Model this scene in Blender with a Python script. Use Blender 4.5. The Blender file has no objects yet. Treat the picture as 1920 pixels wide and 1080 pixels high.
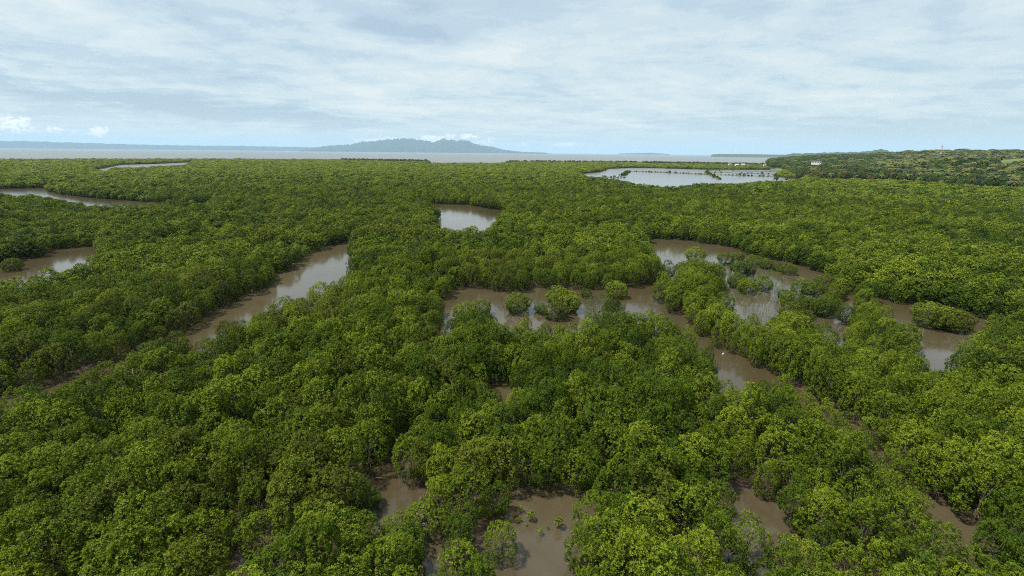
import bpy, math, random
import numpy as np
from mathutils import Vector, Matrix

random.seed(7)
rng = np.random.default_rng(11)
scene = bpy.context.scene
COL = scene.collection
R = math.radians

# ------------------------------------------------------------------ camera
F_PX, IMW, IMH = 870.0, 1920.0, 1080.0
CAM_H, PITCH, ROLL = 36.0, math.atan(254.0 / 870.0), math.atan(0.0105)
cam_d = bpy.data.cameras.new("camera")
cam_d.sensor_width = 36.0
cam_d.lens = 36.0 * F_PX / IMW
cam_d.clip_start, cam_d.clip_end = 0.5, 120000.0
cam = bpy.data.objects.new("camera", cam_d)
COL.objects.link(cam)
cam.matrix_world = (Matrix.Translation((0, 0, CAM_H)) @ Matrix.Rotation(math.pi / 2 - PITCH, 4, 'X')
                    @ Matrix.Rotation(ROLL, 4, 'Z'))
scene.camera = cam
CM = np.array(cam.matrix_world)[:3, :3]

def ray(px, py):
    """direction in the world of a point of the surveyed photograph"""
    d = CM @ np.array([(px - IMW / 2) / F_PX, (IMH / 2 - py) / F_PX, -1.0])
    return d / np.linalg.norm(d)

def at(px, py, z=0.0):
    d = ray(px, py)
    t = (z - CAM_H) / d[2]
    return (d[0] * t, d[1] * t)

def atd(px, dist):
    """world x, y at a horizontal distance in the compass direction of column px at the horizon"""
    d = ray(px, 286 + 0.0105 * (px - 960))
    n = math.hypot(d[0], d[1])
    return (d[0] / n * dist, d[1] / n * dist)

# ------------------------------------------------------------------ sun, exposure
SUN_EL, SUN_AZ = R(64), R(262)          # compass bearing from +Y, clockwise: high and to the left
sd = Vector((math.sin(SUN_AZ) * math.cos(SUN_EL), math.cos(SUN_AZ) * math.cos(SUN_EL), math.sin(SUN_EL)))
sun_d = bpy.data.lights.new("sun", 'SUN')
sun_d.energy, sun_d.angle, sun_d.color = 3.5, R(3), (1.0, 0.95, 0.86)
sun = bpy.data.objects.new("sun", sun_d)
sun.rotation_euler = sd.to_track_quat('Z', 'Y').to_euler()
COL.objects.link(sun)
vs = scene.view_settings
vs.view_transform, vs.look, vs.exposure, vs.gamma = 'Standard', 'None', 0.93, 1.0
vs.use_curve_mapping = False
cy = scene.cycles
cy.max_bounces, cy.diffuse_bounces, cy.glossy_bounces, cy.transmission_bounces = 6, 2, 3, 2
cy.volume_bounces, cy.transparent_max_bounces = 1, 8
cy.pixel_filter_type = 'BLACKMAN_HARRIS'; cy.filter_width = 1.1
cy.use_denoising = False
cy.sample_clamp_indirect = 4.0
cy.caustics_reflective = cy.caustics_refractive = False

# ------------------------------------------------------------------ node helpers
class NT:
    def __init__(s, tree):
        s.t = tree; s.N = tree.nodes; s.L = tree.links
    def add(s, typ, **kw):
        n = s.N.new(typ)
        for k, v in kw.items(): setattr(n, k, v)
        return n
    def put(s, sock, v):
        if isinstance(v, bpy.types.NodeSocket): s.L.new(v, sock)
        else: sock.default_value = v
    def m(s, op, a, b=None, c=None, clamp=False):
        n = s.add('ShaderNodeMath', operation=op, use_clamp=clamp)
        s.put(n.inputs[0], a)
        if b is not None: s.put(n.inputs[1], b)
        if c is not None: s.put(n.inputs[2], c)
        return n.outputs[0]
    def v(s, op, a, b=None):
        n = s.add('ShaderNodeVectorMath', operation=op)
        s.put(n.inputs[0], a)
        if b is not None: s.put(n.inputs[1], b)
        return n.outputs['Value'] if op in ('DOT_PRODUCT', 'LENGTH') else n.outputs[0]
    def xyz(s, x, y, z):
        n = s.add('ShaderNodeCombineXYZ'); s.put(n.inputs[0], x); s.put(n.inputs[1], y); s.put(n.inputs[2], z)
        return n.outputs[0]
    def sep(s, v):
        n = s.add('ShaderNodeSeparateXYZ'); s.L.new(v, n.inputs[0]); return n.outputs
    def noise(s, vec, scale, detail=4, rough=0.55, dist=0.0, col=False):
        n = s.add('ShaderNodeTexNoise'); s.L.new(vec, n.inputs['Vector'])
        n.inputs['Scale'].default_value = scale; n.inputs['Detail'].default_value = detail
        n.inputs['Roughness'].default_value = rough; n.inputs['Distortion'].default_value = dist
        return n.outputs['Color' if col else 'Fac']
    def ss(s, v, a, b, lo=0.0, hi=1.0):
        n = s.add('ShaderNodeMapRange', interpolation_type='SMOOTHSTEP')
        s.put(n.inputs['Value'], v)
        n.inputs['From Min'].default_value = a; n.inputs['From Max'].default_value = b
        n.inputs['To Min'].default_value = lo; n.inputs['To Max'].default_value = hi
        return n.outputs[0]
    def mix(s, f, a, b, blend='MIX'):
        n = s.add('ShaderNodeMix', data_type='RGBA', blend_type=blend)
        s.put(n.inputs[0], f); s.put(n.inputs[6], a); s.put(n.inputs[7], b)
        return n.outputs[2]

def c3(r, g, b): return (r, g, b, 1.0)

# ------------------------------------------------------------------ world: Nishita sky behind thin layered cloud
world = bpy.data.worlds.new("World"); scene.world = world
world.use_nodes = True
w = NT(world.node_tree); w.N.clear()
out = w.add('ShaderNodeOutputWorld'); bg = w.add('ShaderNodeBackground')
w.L.new(bg.outputs[0], out.inputs[0])
sky = w.add('ShaderNodeTexSky', sky_type='NISHITA')
sky.sun_disc = False; sky.sun_elevation = SUN_EL; sky.sun_rotation = SUN_AZ
sky.air_density, sky.dust_density = 1.2, 1.5
SKY_K = 0.075
tc = w.add('ShaderNodeTexCoord').outputs['Generated']
dx, dy, dz = w.sep(tc)
el = w.m('ARCSINE', dz)
az = w.m('ARCTAN2', dx, dy)
zc = w.m('ADD', w.m('MAXIMUM', dz, 0.0), 0.10)
px_ = w.m('DIVIDE', dx, zc); py_ = w.m('DIVIDE', dy, zc)
warpv = w.xyz(px_, py_, 0.0)
ca, sa = math.cos(R(-18)), math.sin(R(-18))
ux = w.m('ADD', w.m('MULTIPLY', px_, ca), w.m('MULTIPLY', py_, -sa))
uy = w.m('ADD', w.m('MULTIPLY', px_, sa), w.m('MULTIPLY', py_, ca))
n1 = w.noise(w.xyz(w.m('MULTIPLY', ux, 0.62), uy, 3.1), 0.75, 7, 0.56, 0.9)
n2 = w.noise(w.xyz(w.m('MULTIPLY', ux, 0.85), uy, 8.7), 2.4, 7, 0.6, 0.7)
n4 = w.noise(w.xyz(px_, w.m('MULTIPLY', py_, 1.25), 1.0), 3.2, 9, 0.62, 0.15)
n3 = w.noise(w.xyz(px_, py_, 5.0), 0.28, 4, 0.5, 0.3)
wn = w.noise(w.xyz(w.m('MULTIPLY', az, 4.0), w.m('MULTIPLY', el, 14.0), 0.0), 1.6, 6, 0.62, 0.4, col=True)
wr, wg, _ = w.sep(wn)
azw = w.m('ADD', az, w.m('MULTIPLY', w.m('SUBTRACT', wr, 0.5), 0.34))
elw = w.m('ADD', el, w.m('MULTIPLY', w.m('SUBTRACT', wg, 0.5), 0.085))

def dirpos(px, py):
    d = ray(px, py)
    return math.atan2(d[0], d[1]), math.asin(d[2])

def blob(px, py, wpx, hpx, rot=0.0, A=azw, E=elw):
    a0, e0 = dirpos(px, py); a1, e1 = dirpos(px + wpx, py); a2, e2 = dirpos(px, py - hpx)
    sa_, se_ = math.hypot(a1 - a0, 0), abs(e2 - e0)
    da = w.m('SUBTRACT', A, a0); de = w.m('SUBTRACT', E, e0)
    c, s = math.cos(R(rot)), math.sin(R(rot))
    p = w.m('DIVIDE', w.m('ADD', w.m('MULTIPLY', da, c), w.m('MULTIPLY', de, s)), sa_)
    q = w.m('DIVIDE', w.m('SUBTRACT', w.m('MULTIPLY', de, c), w.m('MULTIPLY', da, s)), se_)
    return w.m('EXPONENT', w.m('MULTIPLY', w.m('ADD', w.m('POWER', w.m('ABSOLUTE', p), 3.0), w.m('POWER', w.m('ABSOLUTE', q), 3.0)), -1.0))

# brightness field: 0 = blue-grey underside, 1 = thin bright cloud
fld = w.m('ADD', 0.52, w.m('MULTIPLY', w.m('SUBTRACT', n1, 0.5), 1.5))
fld = w.m('ADD', fld, w.m('MULTIPLY', w.m('SUBTRACT', n2, 0.5), 1.0))
fld = w.m('ADD', fld, w.m('MULTIPLY', w.m('SUBTRACT', n3, 0.5), 0.5))
fld = w.m('ADD', fld, w.m('MULTIPLY', w.m('SUBTRACT', n4, 0.5), 0.9))
# the larger cloud forms that stand over the bay (compass direction and height above the horizon)
for (bx, by, bw, bh, rot, k) in [
        (230, 178, 330, 24, -5, -0.55), (430, 205, 220, 12, -3, -0.30), (90, 140, 160, 14, -12, 0.34),
        (120, 30, 230, 34, -6, 0.20), (520, 95, 240, 20, -24, 0.26), (880, 120, 190, 40, 8, 0.34),
        (420, 40, 150, 26, -20, -0.28), (700, 30, 260, 30, -6, -0.20), (250, 108, 240, 18, -6, -0.18),
        (100, 232, 300, 14, 0, 0.22), (630, 178, 150, 14, -4, 0.12), (640, 232, 140, 8, 0, -0.26),
        (880, 212, 130, 8, 0, -0.16), (1250, 130, 330, 80, 0, 0.05), (1600, 60, 380, 60, 10, 0.06),
        (1750, 190, 420, 22, 2, 0.14), (1180, 205, 120, 12, -6, 0.10), (1160, 258, 60, 7, 0, -0.12)]:
    fld = w.m('ADD', fld, w.m('MULTIPLY', blob(bx, by, bw, bh, rot), k))
fr = w.m('MINIMUM', w.m('MAXIMUM', fld, 0.0), 1.0)
ramp = w.add('ShaderNodeValToRGB')
cr = ramp.color_ramp; cr.interpolation = 'EASE'
cr.elements[0].position = 0.0; cr.elements[0].color = c3(0.370, 0.475, 0.570)
cr.elements[1].position = 1.0; cr.elements[1].color = c3(0.690, 0.735, 0.730)
for pos, col in ((0.35, c3(0.450, 0.560, 0.645)), (0.55, c3(0.53, 0.635, 0.685)), (0.75, c3(0.60, 0.680, 0.705))):
    e = cr.elements.new(pos); e.color = col
w.L.new(fr, ramp.inputs[0])
ccol = ramp.outputs[0]
# a gap of bluer, thinner sky low over the land to the right
gap = w.m('ADD', w.m('MULTIPLY', blob(1800, 262, 420, 36, 1), 0.75), w.m('MULTIPLY', blob(1330, 268, 260, 16, 0), 0.35))
ccol = w.mix(gap, ccol, c3(0.365, 0.470, 0.520))
# low haze bank along the horizon
ccol = w.mix(w.ss(el, 0.0, 0.075, 0.6, 0.0), ccol, c3(0.67, 0.715, 0.715))
skyk = w.add('ShaderNodeVectorMath', operation='SCALE'); w.L.new(sky.outputs[0], skyk.inputs[0]); skyk.inputs['Scale'].default_value = SKY_K / 0.66
ccol = w.mix(0.88, skyk.outputs[0], ccol)
# small sunlit cumulus near the horizon
fn = w.noise(w.xyz(w.m('MULTIPLY', az, 60.0), w.m('MULTIPLY', el, 90.0), 0.0), 1.0, 5, 0.6)
af = w.m('ADD', az, w.m('MULTIPLY', w.m('SUBTRACT', fn, 0.5), 0.03))
ef = w.m('ADD', el, w.m('MULTIPLY', w.m('SUBTRACT', fn, 0.5), 0.022))
puff = None
for (bx, by, bw, bh, k) in [(25, 232, 34, 17, .75), (50, 241, 40, 9, .5), (103, 243, 17, 8, .6), (138, 246, 13, 6, .4), (182, 248, 17, 8, .95),
                            (183, 242, 8, 8, .6), (300, 256, 40, 5, .25), (690, 262, 38, 4, .55), (740, 259, 40, 4, .5), (812, 260, 34, 7, .7),
                            (845, 255, 12, 6, .6), (873, 256, 12, 5, .8), (889, 257, 9, 4, .7), (920, 263, 12, 5, .5), (905, 268, 26, 5, .5),
                            (980, 271, 14, 4, .5), (1060, 271, 36, 5, .55), (1010, 262, 40, 12, .18)]:
    b = w.m('MULTIPLY', blob(bx, by, bw, bh, 0, af, ef), k)
    puff = b if puff is None else w.m('MAXIMUM', puff, b)
fd = w.noise(w.xyz(w.m('MULTIPLY', az, 170.0), w.m('MULTIPLY', el, 240.0), 2.0), 1.0, 4, 0.6)
puff = w.m('MULTIPLY', puff, w.ss(fd, 0.30, 0.62, 0.35, 1.15))
ccol = w.mix(w.ss(puff, 0.15, 0.72), ccol, c3(0.98, 0.93, 0.88))
# below the horizon: the colour of the low haze
ccol = w.mix(w.ss(el, -0.02, -0.0005, 1.0, 0.0), ccol, c3(0.40, 0.52, 0.60))
w.L.new(ccol, bg.inputs['Color']); bg.inputs['Strength'].default_value = 0.66

# ------------------------------------------------------------------ materials
def new_mat(name):
    m = bpy.data.materials.new(name); m.use_nodes = True
    n = NT(m.node_tree); n.N.clear()
    o = n.add('ShaderNodeOutputMaterial')
    return m, n, o

def principled(n, o, **kw):
    b = n.add('ShaderNodeBsdfPrincipled')
    for k, v in kw.items():
        n.put(b.inputs[k.replace('_', ' ')], v)
    n.L.new(b.outputs[0], o.inputs['Surface'])
    return b

def leaf_mat(name, dark, mid, bright, trans=0.25, rough=0.6):
    """dark/mid/bright = leaf colours from old to young; attribute leaf_age picks one"""
    m, n, o = new_mat(name)
    a = n.add('ShaderNodeAttribute', attribute_name='leaf_age').outputs['Fac']
    pos = n.add('ShaderNodeNewGeometry').outputs['Position']
    ng = n.noise(pos, 0.035, 3, 0.55)
    ng2 = n.noise(pos, 0.35, 2, 0.5)
    f = n.m('ADD', a, n.m('MULTIPLY', n.m('SUBTRACT', ng, 0.5), 0.8))
    f = n.m('ADD', f, n.m('MULTIPLY', n.m('SUBTRACT', ng2, 0.5), 0.5))
    oi = n.add('ShaderNodeObjectInfo').outputs['Random']
    f = n.m('ADD', f, n.m('MULTIPLY', n.m('SUBTRACT', oi, 0.5), 0.35), clamp=True)
    r = n.add('ShaderNodeValToRGB'); e = r.color_ramp.elements
    e[0].position = 0.1; e[0].color = c3(*dark); e[1].position = 0.95; e[1].color = c3(*bright)
    k = e.new(0.5); k.color = c3(*mid)
    n.L.new(f, r.inputs[0])
    b = n.add('ShaderNodeBsdfPrincipled')
    n.L.new(r.outputs[0], b.inputs['Base Color'])
    b.inputs['Roughness'].default_value = rough; b.inputs['Specular IOR Level'].default_value = 0.09
    t = n.add('ShaderNodeBsdfTranslucent')
    n.L.new(n.mix(1.0, r.outputs[0], c3(1.0, 1.0, 0.35), 'MULTIPLY'), t.inputs['Color'])
    mx = n.add('ShaderNodeMixShader'); mx.inputs[0].default_value = trans
    n.L.new(b.outputs[0], mx.inputs[1]); n.L.new(t.outputs[0], mx.inputs[2])
    n.L.new(mx.outputs[0], o.inputs['Surface'])
    return m

LEAF = [
    leaf_mat("leaf_mid_green", (0.0258, 0.0464, 0.0027), (0.0644, 0.0999, 0.0047), (0.1610, 0.2060, 0.0117), 0.09),
    leaf_mat("leaf_yellow_green", (0.0368, 0.0618, 0.0031), (0.0846, 0.1257, 0.0057), (0.1840, 0.2266, 0.0143), 0.09),
    leaf_mat("leaf_deep_green", (0.0191, 0.0412, 0.0031), (0.0397, 0.0725, 0.0036), (0.0883, 0.1277, 0.0062), 0.09),
    leaf_mat("leaf_olive", (0.0339, 0.0461, 0.0047), (0.0677, 0.0857, 0.0073), (0.1288, 0.1442, 0.0146), 0.09),
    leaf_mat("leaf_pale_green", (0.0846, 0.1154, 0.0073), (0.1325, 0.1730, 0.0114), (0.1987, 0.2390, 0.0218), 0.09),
]
WOODLEAF = [
    leaf_mat("wood_leaf_dark", (0.020, 0.044, 0.012), (0.038, 0.072, 0.016), (0.072, 0.110, 0.024), 0.15),
    leaf_mat("wood_leaf_green", (0.036, 0.070, 0.012), (0.065, 0.108, 0.015), (0.115, 0.155, 0.024), 0.15),
    leaf_mat("wood_leaf_brown", (0.060, 0.060, 0.018), (0.098, 0.092, 0.024), (0.16, 0.140, 0.038), 0.15),
]
PALMLEAF = leaf_mat("palm_leaf", (0.035, 0.050, 0.014), (0.085, 0.100, 0.024), (0.17, 0.165, 0.042), 0.15)
PALMDARK = leaf_mat("palm_leaf_dark", (0.018, 0.030, 0.012), (0.034, 0.050, 0.018), (0.07, 0.078, 0.028), 0.15)

def bark_mat(name, a, b_, sc=3.0):
    m, n, o = new_mat(name)
    pos = n.add('ShaderNodeNewGeometry').outputs['Position']
    principled(n, o, Base_Color=n.mix(n.noise(pos, sc, 4), c3(*a), c3(*b_)), Roughness=0.85)
    return m
BARK = bark_mat("mangrove_bark", (0.055, 0.040, 0.028), (0.16, 0.13, 0.10))
BARKPALE = bark_mat("dead_wood", (0.15, 0.125, 0.10), (0.30, 0.26, 0.21), 6)
PALMBARK = bark_mat("palm_bark", (0.12, 0.10, 0.08), (0.24, 0.21, 0.17))

# muddy water
m_water, n, o = new_mat("muddy_water")
pos = n.add('ShaderNodeNewGeometry').outputs['Position']
big = n.noise(pos, 0.02, 4, 0.5)
sm = n.noise(pos, 0.35, 4, 0.6, 0.5)
dist = n.v('LENGTH', pos)
mud = n.mix(n.ss(n.m('ADD', big, n.m('MULTIPLY', n.m('SUBTRACT', sm, 0.5), 0.25)), 0.35, 0.68), c3(0.050, 0.038, 0.018), c3(0.074, 0.060, 0.034))
scum = n.ss(n.noise(pos, 1.1, 7, 0.65, 1.6), 0.60, 0.72)
mud = n.mix(n.m('MULTIPLY', scum, 0.30), mud, c3(0.14, 0.12, 0.08))
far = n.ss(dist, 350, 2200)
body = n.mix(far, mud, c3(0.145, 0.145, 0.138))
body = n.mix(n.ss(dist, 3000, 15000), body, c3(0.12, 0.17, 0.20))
rp = n.noise(pos, 1.6, 3, 0.5, 0.2)
rp2 = n.noise(pos, 0.22, 3, 0.5)
bmp = n.add('ShaderNodeBump'); bmp.inputs['Distance'].default_value = 0.05; bmp.inputs['Strength'].default_value = 0.035
n.L.new(n.m('ADD', rp, rp2), bmp.inputs['Height'])
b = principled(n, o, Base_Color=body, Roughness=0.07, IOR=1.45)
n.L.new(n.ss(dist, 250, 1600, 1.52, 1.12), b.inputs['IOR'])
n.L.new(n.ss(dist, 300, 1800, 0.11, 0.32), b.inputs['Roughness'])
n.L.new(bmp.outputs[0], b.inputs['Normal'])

# ground: mud under the mangroves, grass and litter on the dry hills
m_ground, n, o = new_mat("mud_and_grass")
g = n.add('ShaderNodeNewGeometry'); pos = g.outputs['Position']
x_, y_, z_ = n.sep(pos)
mudc = n.mix(n.noise(pos, 0.9, 5, 0.6), c3(0.030, 0.020, 0.013), c3(0.085, 0.055, 0.034))
grs = n.mix(n.noise(pos, 0.03, 5, 0.6), c3(0.050, 0.085, 0.018), c3(0.12, 0.15, 0.035))
dryf = n.m('MULTIPLY', n.ss(n.m('ADD', z_, n.m('MULTIPLY', n.noise(pos, 0.08, 3), 1.0)), 1.0, 2.5), 1.0)
nb = n.noise(pos, 1.3, 5, 0.6); bmp = n.add('ShaderNodeBump'); bmp.inputs['Distance'].default_value = 0.15
n.L.new(nb, bmp.inputs['Height'])
b = principled(n, o, Base_Color=n.mix(dryf, mudc, grs), Roughness=0.75)
n.L.new(n.ss(z_, 0.2, 2.0, 0.35, 0.9), b.inputs['Roughness'])
n.L.new(bmp.outputs[0], b.inputs['Normal'])

def plain_mat(name, a, b_, sc=1.0, rough=0.8):
    m, n, o = new_mat(name)
    pos = n.add('ShaderNodeNewGeometry').outputs['Position']
    principled(n, o, Base_Color=n.mix(n.noise(pos, sc, 5, 0.6), c3(*a), c3(*b_)), Roughness=rough)
    return m
M_WHITE = plain_mat("white_wall_paint", (0.70, 0.69, 0.66), (0.80, 0.79, 0.77))
M_RED = plain_mat("rusty_roof_sheet", (0.22, 0.10, 0.07), (0.34, 0.17, 0.12))
M_BROWN = plain_mat("brown_roof_sheet", (0.14, 0.09, 0.07), (0.22, 0.15, 0.12))
M_GREY = plain_mat("grey_roof_sheet", (0.38, 0.39, 0.40), (0.55, 0.55, 0.55))
M_DARKGL = plain_mat("window_glass", (0.03, 0.04, 0.05), (0.05, 0.06, 0.07), 1, 0.1)
M_STEELR = plain_mat("red_tower_paint", (0.42, 0.13, 0.09), (0.50, 0.17, 0.12))
M_STEELW = plain_mat("white_tower_paint", (0.62, 0.62, 0.62), (0.72, 0.72, 0.72))
M_HILL = plain_mat("wooded_hill_cover", (0.022, 0.042, 0.018), (0.060, 0.085, 0.030), 0.012, 0.9)
M_MOUNT = plain_mat("mountain_forest", (0.006, 0.012, 0.012), (0.034, 0.046, 0.040), 0.0016, 0.95)
M_DIKE = plain_mat("dike_mud_and_weeds", (0.045, 0.050, 0.020), (0.10, 0.095, 0.045), 0.3)
M_SEED = plain_mat("seedling_stem", (0.06, 0.075, 0.03), (0.13, 0.12, 0.06), 3)
M_FOAM = plain_mat("pale_log", (0.50, 0.47, 0.42), (0.66, 0.62, 0.56), 3)
M_HUT = plain_mat("nipa_thatch", (0.20, 0.17, 0.13), (0.32, 0.28, 0.22), 3)

# ------------------------------------------------------------------ helpers for objects
def tag(o, label=None, cat=None, group=None, kind=None):
    if label: o['label'] = label
    if cat: o['category'] = cat
    if group: o['group'] = group
    if kind: o['kind'] = kind
    return o

def mesh_np(name, V, F, mats, midx=None, age=None, smooth=False):
    me = bpy.data.meshes.new(name)
    me.from_pydata([tuple(v) for v in V] if not isinstance(V, np.ndarray) else V.tolist(), [], F if isinstance(F, list) else F.tolist())
    for m in mats: me.materials.append(m)
    if midx is not None: me.polygons.foreach_set('material_index', np.asarray(midx, dtype=np.int32))
    if age is not None:
        at_ = me.attributes.new('leaf_age', 'FLOAT', 'POINT'); at_.data.foreach_set('value', np.asarray(age, dtype=np.float32))
    if smooth: me.polygons.foreach_set('use_smooth', np.ones(len(me.polygons), dtype=bool))
    me.update()
    return me

def link(name, me, parent=None, loc=(0, 0, 0), rotz=0.0, scale=None):
    o_ = bpy.data.objects.new(name, me); COL.objects.link(o_)
    o_.location = loc; o_.rotation_euler = (0, 0, rotz)
    if scale is not None: o_.scale = scale
    if parent: o_.parent = parent
    return o_

class MB:
    def __init__(s): s.V = []; s.F = []; s.M = []
    def box(s, x0, x1, y0, y1, z0, z1, m=0):
        b = len(s.V)
        s.V += [(x0, y0, z0), (x1, y0, z0), (x1, y1, z0), (x0, y1, z0), (x0, y0, z1), (x1, y0, z1), (x1, y1, z1), (x0, y1, z1)]
        s.F += [(b, b+3, b+2, b+1), (b+4, b+5, b+6, b+7), (b, b+1, b+5, b+4), (b+1, b+2, b+6, b+5), (b+2, b+3, b+7, b+6), (b+3, b, b+4, b+7)]
        s.M += [m] * 6
    def tube(s, pts, rad, k=5, m=0, cap=True):
        pts = [Vector(p) for p in pts]; base = len(s.V)
        for i, p in enumerate(pts):
            d = (pts[min(i+1, len(pts)-1)] - pts[max(i-1, 0)]).normalized()
            u = d.orthogonal().normalized(); v = d.cross(u)
            for j in range(k):
                a = 2 * math.pi * j / k
                s.V.append(tuple(p + (u * math.cos(a) + v * math.sin(a)) * rad[i]))
        for i in range(len(pts) - 1):
            for j in range(k):
                a = base + i*k + j; b = base + i*k + (j+1) % k
                s.F.append((a, b, b+k, a+k)); s.M.append(m)
        if cap:
            s.F.append(tuple(base + (len(pts)-1)*k + j for j in range(k))); s.M.append(m)
            s.F.append(tuple(base + k - 1 - j for j in range(k))); s.M.append(m)
    def mesh(s, name, mats, smooth=False):
        return mesh_np(name, s.V, s.F, mats, s.M, smooth=smooth)

# ------------------------------------------------------------------ foliage generators
def fib(n, r):
    i = np.arange(n) + 0.5
    ph = np.arccos(1 - 2 * i / n); th = math.pi * (1 + 5 ** 0.5) * i + r.random() * 6.28
    return np.stack([np.cos(th) * np.sin(ph), np.sin(th) * np.sin(ph), np.cos(ph)], 1)

def crown_arrays(seed, n_ros, leaf_l, leaf_w, n_leaf, Rh=2.6, zc=2.95, Rv=3.0, lobes=13, lrr=(0.34, 0.52), sub=0, subr=(0.11, 0.17)):
    """leaf rosettes spread over the lobes of a rounded crown; returns V, F(quads), age"""
    r = np.random.default_rng(seed)
    ld = fib(lobes, r); ld = ld + r.normal(0, 0.16, ld.shape)
    ld = ld[ld[:, 2] > -0.78]
    ld /= np.linalg.norm(ld, axis=1)[:, None]
    ax = np.array([Rh * r.uniform(.88, 1.12), Rh * r.uniform(.88, 1.12), Rv])
    lr = r.uniform(*lrr, len(ld)); ld *= (1 - 0.22 * np.clip(ld[:, 2:3], 0, 1) * 0) 
    lc = ld * (1.0 - lr * r.uniform(0.75, 1.15, len(ld)))[:, None]
    if sub:      # small tufts of foliage standing proud of the big lobes
        cc = []; k_ = int(sub * 2.2 / len(ld)) + 1
        for c, q in zip(lc, lr):
            s = fib(k_, r) + r.normal(0, 0.12, (k_, 3)); s /= np.linalg.norm(s, axis=1)[:, None]
            p = c + s * q * r.uniform(0.78, 1.18, k_)[:, None]
            keep = (s @ (c / (np.linalg.norm(c) + 1e-6))) > -0.2
            for c2, q2 in zip(lc, lr):
                if c2 is not c: keep &= np.linalg.norm(p - c2, axis=1) > q2 * 0.85
            cc.append(p[keep])
        cc = np.concatenate(cc); cc = cc[r.permutation(len(cc))[:sub]]
        big_c, big_r = lc, lr
        lc = cc; lr = r.uniform(*subr, len(cc)); ld = lc
    # candidates on lobe surfaces (in unit space)
    P = []; Nn = []; D = []
    tot = int(n_ros * (3.0 if not sub else 6.0) / len(ld))
    for c, q in zip(lc, lr):
        s = fib(max(tot, 8), r) + r.normal(0, 0.10, (max(tot, 8), 3))
        s /= np.linalg.norm(s, axis=1)[:, None]
        pts = c + s * q * r.uniform(0.72, 1.06, len(s))[:, None]
        keep = np.ones(len(s), bool)
        for c2, q2 in zip(lc, lr):
            if c2 is c: continue
            keep &= np.linalg.norm(pts - c2, axis=1) > q2 * 0.80
        keep &= (s @ (c / (np.linalg.norm(c) + 1e-6))) > (-0.35 if not sub else -0.15)
        P.append(pts[keep]); Nn.append(s[keep])
    P = np.concatenate(P); Nn = np.concatenate(Nn)
    sel = r.permutation(len(P))[:n_ros]
    P, Nn = P[sel], Nn[sel]
    W = P * ax; W[:, 2] += zc
    ok = W[:, 2] > 0.45
    P, Nn, W = P[ok], Nn[ok], W[ok]
    A = Nn / ax; A /= np.linalg.norm(A, axis=1)[:, None]
    A += np.array([0, 0, 0.55]) + r.normal(0, 0.22, A.shape)
    A /= np.linalg.norm(A, axis=1)[:, None]
    n = len(W)
    ref = np.where(np.abs(A[:, 2:3]) < 0.9, np.array([[0, 0, 1.0]]), np.array([[1.0, 0, 0]]))
    U = np.cross(A, ref); U /= np.linalg.norm(U, axis=1)[:, None]
    Wv = np.cross(A, U)
    ages = np.clip(r.normal(0.42, 0.17, n) + 0.20 * (P[:, 2]), 0, 1)
    Vs = []; Ag = []
    for k in range(n_leaf):
        inner = k < n_leaf // 3
        a = 2 * math.pi * (k / n_leaf * (3 if inner else 1.5) + r.random(n) * 0.12) + r.random(n) * 0.5
        tilt = (r.uniform(0.8, 1.2, n) if inner else r.uniform(0.15, 0.7, n))
        rd = U * np.cos(a)[:, None] + Wv * np.sin(a)[:, None]
        d = rd * np.cos(tilt)[:, None] + A * np.sin(tilt)[:, None]
        sdv = np.cross(d, A); sdv /= np.linalg.norm(sdv, axis=1)[:, None] + 1e-9
        L = leaf_l * r.uniform(0.75, 1.2, n)[:, None]; Wd = leaf_w * r.uniform(0.8, 1.2, n)[:, None]
        p0 = W + d * 0.02
        mid = p0 + d * L * 0.52
        tip = p0 + d * L - A * L * 0.12
        Vs.append(np.stack([p0, mid + sdv * Wd * .5, tip, mid - sdv * Wd * .5], 1))
        ag = np.clip(ages + (0.16 if inner else -0.02) + r.normal(0, 0.06, n), 0, 1)
        Ag.append(np.repeat(ag[:, None], 4, 1))
    V = np.concatenate(Vs).reshape(-1, 3); age = np.concatenate(Ag).reshape(-1)
    F = np.arange(len(V)).reshape(-1, 4)
    if sub: lc, lr = big_c, big_r
    return V, F, age, (lc * ax + np.array([0, 0, zc]), lr)

def limb_builder(seed, Rh, zc, lobec, roots=True, limbs=6):
    r = random.Random(seed); mb = MB()
    top = Vector((r.uniform(-.25, .25), r.uniform(-.25, .25), zc * 0.72))
    mb.tube([(0, 0, 0.5), (top.x*.4, top.y*.4, zc*.4), tuple(top)], [0.13, 0.10, 0.075], 6)
    cs = sorted([tuple(c) for c in lobec], key=lambda c: -c[2])[:limbs]
    for c in cs:
        s = Vector((top.x*.6, top.y*.6, zc*r.uniform(.38, .68)))
        e = Vector(c) * 0.9
        mid = (s + e) / 2 + Vector((0, 0, r.uniform(0, .35)))
        mb.tube([tuple(s), tuple(mid), tuple(e)], [0.06, 0.045, 0.02], 4)
    if roots:
        for k in range(9):
            a = k * 0.7 + r.random() * .5; q = r.uniform(.7, 1.7)
            mb.tube([(0, 0, r.uniform(.6, 1.1)), (math.cos(a)*q*.6, math.sin(a)*q*.6, .55), (math.cos(a)*q, math.sin(a)*q, -0.35)], [0.045, 0.04, 0.03], 4)
    return mb

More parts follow.
